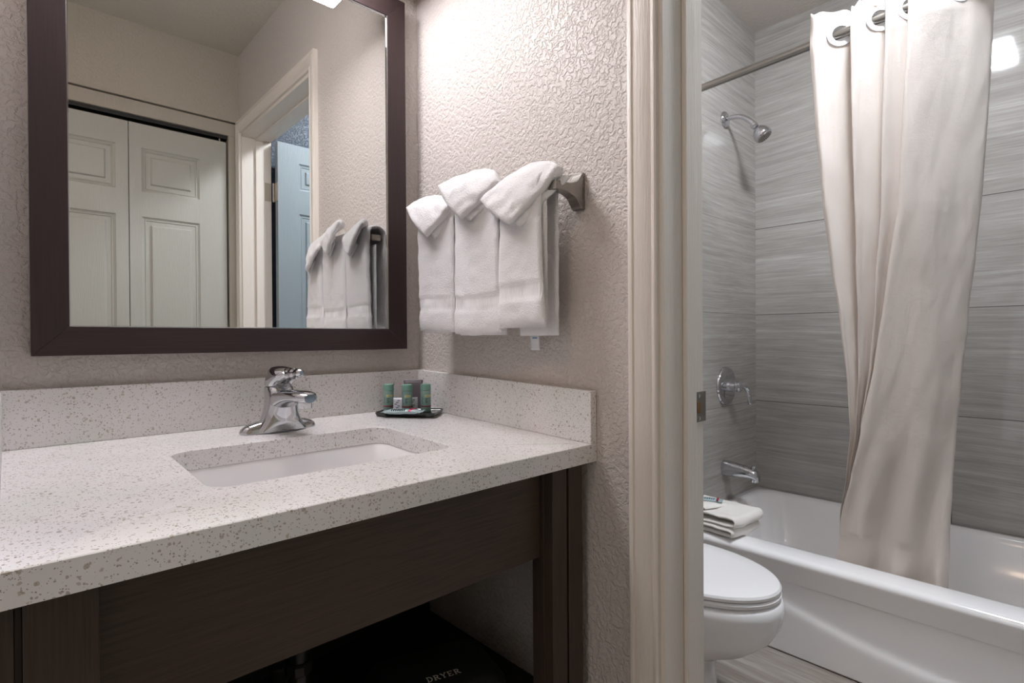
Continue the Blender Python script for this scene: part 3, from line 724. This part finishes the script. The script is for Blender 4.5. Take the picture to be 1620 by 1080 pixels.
# ================================================================== BATHTUB
tub = thing('bathtub', 'white alcove bathtub with a moulded front apron', 'bathtub', (1.44, -0.91, 0))
RZ = 0.3267
TX0, TX1, TY0, TY1 = 1.046, 1.838, -1.668, -0.149
def tr(dx0, dx1, dy0, dy1, z, r): return rrect(TX0+dx0, TX1-dx1, TY0+dy0, TY1-dy1, z, r, 10, 40)
rings = [tr(.014, 0, 0, 0, 0.24, .004), tr(.004, 0, 0, 0, RZ-.030, .004), tr(.0005, 0, 0, 0, RZ-.020, .004), tr(.003, 0, 0, 0, RZ-.010, .006), tr(.010, 0, 0, 0, RZ-.003, .008), tr(.022, .001, .001, .001, RZ, .010),
         tr(.095, .020, .05, .040, RZ+.0005, .07), tr(.108, .030, .06, .052, RZ-.003, .08), tr(.118, .038, .07, .062, RZ-.012, .085), tr(.126, .044, .08, .070, RZ-.03, .09),
         tr(.140, .070, .15, .090, RZ-.10, .10), tr(.160, .110, .24, .110, RZ-.18, .11), tr(.190, .155, .30, .140, RZ-.235, .12), tr(.24, .20, .36, .19, RZ-.26, .12), tr(.30, .24, .42, .27, RZ-.265, .09)]
L = loft(rings, False); n_ = len(rings[0]); L = (L[0], L[1]+[tuple(range((len(rings)-1)*n_, len(rings)*n_))])
mk('tub_shell', L, 'tub_enamel', tub, smooth='all')
# apron with a sweeping moulded line
def ap(u, v):
    y = TY0+(TY1-TY0)*u; z = 0.004+(RZ-0.020)*v
    zr = 0.090+0.27*(y+1.1)**2
    k = 1/(1+math.exp(-(z-zr)/0.007))
    top_ = max(0, (z-0.24)/0.065)
    x = TX0+0.010+0.010*k - 0.0135*min(1, top_)**2.0*k
    return (x, y, z)
V, F = [], []
NU, NV = 90, 90
for i in range(NU+1):
    for j in range(NV+1): V.append(ap(i/NU, j/NV))
for i in range(NU):
    for j in range(NV): a = i*(NV+1)+j; F.append((a, a+1, a+NV+2, a+NV+1))
mk('apron', (V, F), 'tub_enamel', tub, smooth='all', solid=0.003)
mk('overflow_plate', lathe((1.44, -0.2215, 0.262), (0,-1,0.12), [(0, .034), (.004, .034), (.008, .030), (.010, .012), (.016, .010), (.018, .003)], 32), 'chrome', tub, smooth=True)

# ================================================================== SHOWER FITTINGS
YE = -0.147
sh = thing('overhead_shower', 'chrome shower head on a short curved arm, high on the tiled end wall', 'shower head', (1.52, YE, 2.02))
mk('flange', lathe((1.519, YE, 2.025), (0,-1,0), [(0, .036), (.004, .036), (.010, .032), (.015, .022), (.017, .013)], 32), 'chrome', sh, smooth=True)
arm = spline([(1.519, YE-.002, 2.025), (1.521, -0.185, 2.026), (1.524, -0.220, 2.018), (1.529, -0.252, 1.995), (1.534, -0.272, 1.970)], 8)
mk('arm', tube(arm, 0.0105, 20), 'chrome', sh, smooth=True)
ax = Vector((0.09, -0.52, -0.76)).normalized(); p0 = Vector((1.533, -0.268, 1.975))
mk('swivel_nut', lathe(p0, ax, [(0, .0135), (.002, .0155), (.012, .0155), (.014, .013), (.022, .014), (.024, .010)], 20), 'chrome', sh, smooth=True)
hd_ = mk('head', lathe(p0+ax*.022, ax, [(0, .012), (.006, .016), (.014, .025), (.026, .0335), (.040, .0375), (.052, .037), (.058, .034), (.060, .030)], 36), 'chrome', sh, smooth=True)
mk('spray_face', lathe(p0+ax*.080, ax, [(0, .0315), (.0025, .031), (.004, .026)], 32), 'brushed_nickel', hd_, smooth=True)
side = ax.cross(Vector((0,0,1))).normalized(); up_ = side.cross(ax)
noz = []
for rr_, n_ in ((.007, 6), (.014, 12), (.021, 18), (.027, 22)):
    for i in range(n_):
        a = 2*pi*i/n_; c = p0+ax*.0835+side*(rr_*cos(a))+up_*(rr_*sin(a))
        noz.append(lathe(c-ax*(0.0012 if rr_ > .024 else 0), ax, [(0, .0016), (.0015, .0012)], 6))
mk('nozzles', join(*noz), 'black_hole', hd_)

vv = thing('shower_valve', 'chrome round shower valve plate with a lever handle above the tub spout', 'valve', (1.52, YE, 0.836))
VC = (1.520, YE, 0.836)
mk('escutcheon', lathe(VC, (0,-1,0), [(0, .086), (.004, .086), (.009, .083), (.013, .072), (.015, .050), (.016, .02)], 48), 'chrome', vv, smooth=True)
mk('hub', lathe(VC, (0,-1,0), [(.014, .024), (.03, .023), (.048, .021), (.052, .024), (.064, .024), (.070, .019), (.073, .008)], 32), 'chrome', vv, smooth=True)
hp = spline([(1.522, -0.205, 0.838), (1.545, -0.214, 0.840), (1.566, -0.222, 0.826), (1.574, -0.228, 0.800), (1.575, -0.231, 0.770), (1.577, -0.232, 0.754)], 6)
mk('lever_handle', tube(hp, [.014]*4+[.0135]*5+[.012]*5+[.0105]*6+[.0095]*6+[.0095]*3+[.008, .004], 20), 'chrome', vv, smooth=True)

ts = thing('tub_spout', 'chrome tub spout with a diverter knob just above the bathtub rim', 'spout', (1.50, YE, 0.475))
rings = []
for y, zc, hw, hh in ((YE, .4745, .028, .034), (-.165, .4745, .028, .034), (-.200, .474, .0265, .031), (-.240, .4725, .0245, .026), (-.268, .4695, .0235, .022), (-.286, .465, .0225, .020), (-.297, .459, .020, .020), (-.303, .452, .013, .013)):
    rings.append([(1.500+hw*(abs(cos(t))**.8)*(1 if cos(t) >= 0 else -1), y, zc+hh*(abs(sin(t))**.8)*(1 if sin(t) >= 0 else -1)) for t in [2*pi*i/32 for i in range(32)]])
mk('spout_body', loft(rings), 'chrome', ts, smooth=True)
mk('outlet', lathe((1.50, -.283, .4335), (0,0,1), [(0, .0135), (.003, .016), (.02, .0165)], 24), 'chrome', ts, smooth=True)
mk('diverter_knob', lathe((1.50, -.278, .484), (0,0,1), [(0, .005), (.008, .0045), (.010, .0085), (.017, .0085), (.019, .006)], 20), 'chrome', ts, smooth=True)

# ================================================================== SHOWER ROD AND CURTAIN
def rodz(y): return 1.983 - 0.022*(y+0.45)
rod = thing('shower_rod', 'straight grey metal shower curtain rod over the tub front', 'curtain rod', (1.06, -0.91, 1.99))
mk('rod_tube', tube([(1.06, YE-.001, rodz(YE)), (1.06, -1.669, rodz(-1.669))], 0.0132, 24), 'brushed_nickel', rod, smooth=True)
mk('end_flange', lathe((1.06, YE, rodz(YE)), (0,-1,0), [(0, .028), (.004, .028), (.012, .018), (.03, .0165)], 28), 'brushed_nickel', rod, smooth=True)
mk('end_flange', lathe((1.06, -1.67, rodz(-1.67)), (0,1,0), [(0, .028), (.004, .028), (.012, .018), (.03, .0165)], 28), 'brushed_nickel', rod, smooth=True)

cur = thing('shower_curtain', 'gathered off-white shower curtain hanging from the rod into the tub', 'curtain', (1.1, -0.85, 0.2))
# fold line in plan: (x offset from the rod line, position 0..1 from left to right edge)
PL = [(-.026, .010), (-.032, .045), (-.018, .10), (0.0, .190), (.026, .265), (.036, .300), (.012, .287), (-.022, .270), (-.036, .283), (-.020, .335), (0.0, .430), (.028, .500), (.038, .525), (.010, .505), (-.026, .478), (-.036, .495), (-.018, .545), (0.0, .605), (.022, .665), (.032, .690), (.005, .665), (-.034, .610), (-.050, .625), (-.044, .690), (-.020, .780), (0.004, .865), (.030, .960), (.046, 1.0), (.060, .985), (.066, .90), (.060, .80)]
PLS = spline([(a, b, 0) for a, b in PL], 7)
RINGI = [3*7, 10*7, 17*7, 25*7]
LEV = [(2.10, -.655, -1.090), (1.98, -.655, -1.090), (1.77, -.658, -1.080), (1.50, -.672, -1.063), (1.30, -.690, -1.045), (1.10, -.712, -1.026), (0.90, -.728, -1.006), (0.75, -.732, -.994), (0.60, -.715, -.985), (0.45, -.690, -.978), (0.22, -.672, -.972)]
def lev(z):
    for (a, l0, r0), (b, l1, r1) in zip(LEV, LEV[1:]):
        if z >= b: t = (a-z)/(a-b); t = t*t*(3-2*t)*.5+t*.5; return l0+(l1-l0)*t, r0+(r1-r0)*t
    return LEV[-1][1:]
FB = [(2.2, .61), (1.95, .61), (1.42, .53), (1.12, .40), (0.95, .30), (0.78, .16), (0.55, .07), (0.30, .02), (0.1, .02)]
def fb(z):
    for (a, p), (b, q) in zip(FB, FB[1:]):
        if z >= b: t = max(0, (a-z)/(a-b)); return p+(q-p)*t
    return FB[-1][1]
IP = 21*7
def cpt(i, z):
    P = PLS[i]; l, r = lev(z); s = P.y
    k = max(0, min(1, (1.95-z)/1.7)); f_ = fb(z)
    low = max(0, min(1, (0.80-z)/0.5))
    panel = i >= IP
    if not panel:                      # the narrow pleats are squeezed to the left and end up behind the wide panel
        s2 = s/.69*max(f_, .05)*(0.69/.61 if s <= .61 else 0.69/.61)
        s2 = min(s2, f_+0.08*(1-low)) if z < 1.0 else s2
        xo = P.x*(1-0.45*k) + 0.026*low + 0.010*k
    else:
        s2 = f_+(s-.61)/.39*(1-f_)
        q = (s-.61)/.39
        xo = P.x*(1.0-0.15*k) - 0.004*k
        front = 1 if i < 28*7 else 0.2
        xo += front*(0.016*k*sin(q*5.5-.6+z*1.2) + 0.024*low*sin(q*17+1.9-z*3) + 0.006*k*sin(q*11+z*5))
        s2 += front*0.035*low*sin(q*9+z*3)*q*(1-q)*4
    X = 1.06+0.155*k**0.85 + xo
    if z < 0.40: X = max(X, 1.190)
    y = l+(r-l)*s2
    p = Vector((X, y, z))
    nn = noise.noise(Vector((s*9, z*3.0, 1.3)))*0.005 + noise.noise(Vector((s*26, z*9, 7.3)))*0.0020 + noise.noise(Vector((s*60, z*30, 2.3)))*0.0008
    p.x += nn*(0.5+k); p.y += nn*0.6
    return p
ZT = [2.042+0.022*noise.noise(Vector((i*.16, 3.3, 0)))+0.020*(sin(i*0.09+.8)) for i in range(len(PLS))]
NVC = 150; V, F = [], []
for i in range(len(PLS)):
    rz_ = rodz(lev(2.0)[0]+(lev(2.0)[1]-lev(2.0)[0])*PLS[i].y)
    tb = ZT[i]+0.004+(rz_-1.985)
    if i > 22*7: tb = rz_+0.055
    for j in range(NVC+1):
        v = j/NVC; z = tb+(0.215-tb)*v
        p = cpt(i, z)
        if z > 1.985: # header flops about a little
            k = (z-1.985)/0.06; p.x += 0.010*k*sin(i*.33+1)*(1 if i < 150 else 0.3); p.y += 0.006*k*sin(i*.21)
        V.append(tuple(p))
for i in range(len(PLS)-1):
    for j in range(NVC): a = i*(NVC+1)+j; F.append((a, a+NVC+1, a+NVC+2, a+1))
# cut round openings where the rod passes through each ring
ring_c = []
for ri in RINGI:
    zc = rodz(cpt(ri, 1.98).y); c = cpt(ri, zc); a = cpt(max(ri-3, 0), zc); b = cpt(min(ri+3, len(PLS)-1), zc)
    tdir = Vector((b.x-a.x, b.y-a.y, 0)).normalized(); ring_c.append((c, tdir))
F2 = []
for f in F:
    c = sum((Vector(V[i]) for i in f), Vector())/4; i0 = f[0]//(NVC+1)
    keep = True
    for (rc, td), ri in zip(ring_c, RINGI):
        if abs(i0-ri) < 12 and (c-rc).length < 0.029: keep = False
    if keep: F2.append(f)
mk('curtain_cloth', (V, F2), 'curtain_fabric', cur, smooth='all', solid=0.0009)
for c, td in ring_c:
    nrm = td.cross(Vector((0,0,1))).normalized()
    rg = []
    for i in range(40):
        a = 2*pi*i/40; d = td*cos(a)+Vector((0,0,1))*sin(a)
        rg.append([tuple(c+d*r_+nrm*h_) for r_, h_ in ((.0235, -.0018), (.0245, -.0030), (.0375, -.0026), (.0385, 0), (.0375, .0026), (.0245, .0030), (.0235, .0018))])
    mk('grommet_ring', loft(rg, False, True, True), 'ring_white', cur, smooth=True)

# ================================================================== TOILET
wc = thing('toilet', 'white porcelain toilet with closed lid between the doorway and the bathtub', 'toilet', (0.605, -0.35, 0))
def egg(w_, yf, yb, z, n=56, xc=0.605):
    yc = -0.46; P = []
    for i in range(n):
        a = 2*pi*i/n; c, s = cos(a), sin(a)
        if s < 0: P.append((xc+w_*c, yc+(yc-yf)*s*1.0, z))
        else:
            P.append((xc+w_*(abs(c)**.8)*(1 if c >= 0 else -1), yc+(yb-yc)*(s**.8), z))
    return P
rings = [egg(.115, -.555, -.05, 0), egg(.115, -.555, -.05, .012), egg(.104, -.545, -.06, .03), egg(.098, -.538, -.06, .10), egg(.098, -.545, -.06, .15), egg(.112, -.585, -.06, .185), egg(.140, -.650, -.06, .215), egg(.162, -.697, -.08, .255), egg(.175, -.722, -.10, .30), egg(.180, -.730, -.12, .34), egg(.179, -.728, -.14, .358), egg(.172, -.720, -.15, .366), egg(.160, -.706, -.17, .368)]
mk('bowl', loft(rings), 'porcelain', wc, smooth='all')
mk('seat', loft([egg(.170, -.716, -.215, .3695), egg(.175, -.722, -.21, .373), egg(.176, -.723, -.21, .381), egg(.172, -.718, -.212, .3855)]), 'porcelain', wc, smooth=True)
mk('lid', loft([egg(.168, -.714, -.222, .3875), egg(.1745, -.7215, -.216, .3895), egg(.1755, -.7225, -.215, .397), egg(.172, -.718, -.216, .4025), egg(.160, -.702, -.222, .4055), egg(.12, -.645, -.235, .4075), egg(.06, -.55, -.30, .4085)]), 'porcelain', wc, smooth=True)
mk('hinge_cap', lathe((0.54, -0.205, 0.368), (0,0,1), [(0, .014), (.028, .014), (.032, .010)], 20), 'porcelain', wc, smooth=True)
mk('hinge_cap', lathe((0.67, -0.205, 0.368), (0,0,1), [(0, .014), (.028, .014), (.032, .010)], 20), 'porcelain', wc, smooth=True)
mk('tank', loft([rrect(.405, .805, -.185, -.012, .370, .03), rrect(.395, .815, -.190, -.010, .40, .03), rrect(.385, .825, -.198, -.008, .70, .03)]), 'porcelain', wc, smooth=True)
mk('tank_lid', loft([rrect(.378, .832, -.205, -.004, .701, .03), rrect(.375, .835, -.208, -.002, .710, .03), rrect(.375, .835, -.208, -.002, .730, .03), rrect(.385, .825, -.198, -.010, .738, .03)]), 'porcelain', wc, smooth=True)
mk('flush_lever', join(lathe((0.445, -.194, .64), (0,-1,0), [(0, .012), (.01, .012), (.014, .008)], 20), tube([(0.445, -.208, .64), (0.48, -.212, .637), (0.515, -.212, .632)], [.006, .006, .005], 12)), 'chrome', wc, smooth=True)

# ================================================================== BATH TOWEL ON THE TUB RIM
bt = thing('folded_towel', 'folded cream towel lying on the tub rim beside the toilet', 'towel', (1.16, -0.30, RZ))
BTM = Matrix.Translation(Vector((1.150, -0.285, RZ+.001))) @ Matrix.Rotation(radians(-6), 4, 'Z')
# stacked soft plies that turn over at the right-hand end (towards -Y)
def ply(z0, z1, y_end, seed, x0=-.090, x1=.105):
    """one doubled ply: a U turn at its -Y end"""
    h = z1-z0; Lf = 0.24
    def fn(u, v):
        x = x0+(x1-x0)*u + 0.004*sin(v*6+seed)
        s = v*2-1
        r = h/2
        droop = -0.010*max(0, u-.75)*4*0
        if abs(s) < 0.22:
            a = (s/0.22)*pi/2; return (x, y_end-r*cos(a)*1.0+r+0.0, z0+r+r*sin(a)+0.003*sin(u*7+seed)+droop)
        k = (abs(s)-0.22)/0.78
        return (x, y_end+r+Lf*k, (z0 if s < 0 else z1)+0.003*sin(u*7+seed+k*3)+droop)
    return fn
mk('lower_fold', xf(sheet(ply(.010, .030, -.118, 1.0), 26, 60, .014, .07, .002, 35, seed=1), BTM), 'terry_cream', bt, smooth='all')
mk('upper_fold', xf(sheet(ply(.047, .074, -.128, 2.2, -.085, .110), 26, 60, .014, .07, .003, 30, seed=2), BTM), 'terry_cream', bt, smooth='all')
mk('top_corner', xf(sheet(lambda u, v: (-.078+.12*u, -.005+.13*v-.03*u, .083+.006*sin(v*5)+.012*(1-u)**2*sin(pi*v)), 16, 16, .007, .14, .002, 40, seed=4), BTM), 'terry_cream', bt, smooth='all')
sb = thing('soap_packet', 'small pale green wrapped soap with a red mark on top of the folded towel', 'soap', (1.16, -0.25, RZ+.094))
SBM = Matrix.Translation(Vector((1.160, -0.262, RZ+.0985))) @ Matrix.Rotation(radians(-70), 4, 'Z')
mk('wrapper', xf(sheet(lambda u, v: (-.04+.08*u, -.018+.036*v, 0), 20, 10, lambda u, v: .002+.008*min(1, min(u, 1-u)*6), .08, .0004, 80), SBM), 'wrapper_green', sb, smooth='all')
mk('red_mark', xf(box(.018, .026, -.0195, .0195, .0015, .0056), SBM), 'label_red', sb)
mk('wrapper_print', xf(join(*[box(-.026+.008*i, -.021+.008*i, -.012, .002*(i%3), .0030, .0054) for i in range(5)]), SBM), 'print_dark', sb)

# ================================================================== BATHROOM CEILING LIGHT, ADDED FILL LIGHT
cl = thing('bathroom_ceiling_light', 'small rectangular ceiling light in the bathroom, seen only as a reflection in the glossy tile', 'light', (0.74, -0.945, BC))
mk('housing', join(box(0.590, 0.896, -0.890, -1.000, BC-0.012, BC)), 'light_housing', cl, bevel=0.002)
mk('diffuser', box(0.598, 0.888, -0.898, -0.992, BC-0.045, BC-0.012), 'bath_diffuser', cl, bevel=0.006)
hl = thing('added_fill_light', 'square fill light added on the ceiling out of view, brightening the dim areas', 'light', (-1.75, -0.95, HC))  # invented lamp, out of view; added as warm fill for the dim areas
mk('housing', box(-1.95, -1.55, -0.75, -1.15, HC-0.015, HC), 'light_housing', hl, bevel=0.002)
mk('diffuser', box(-1.93, -1.57, -0.77, -1.13, HC-0.05, HC-0.015), 'fill_diffuser', hl, bevel=0.008)
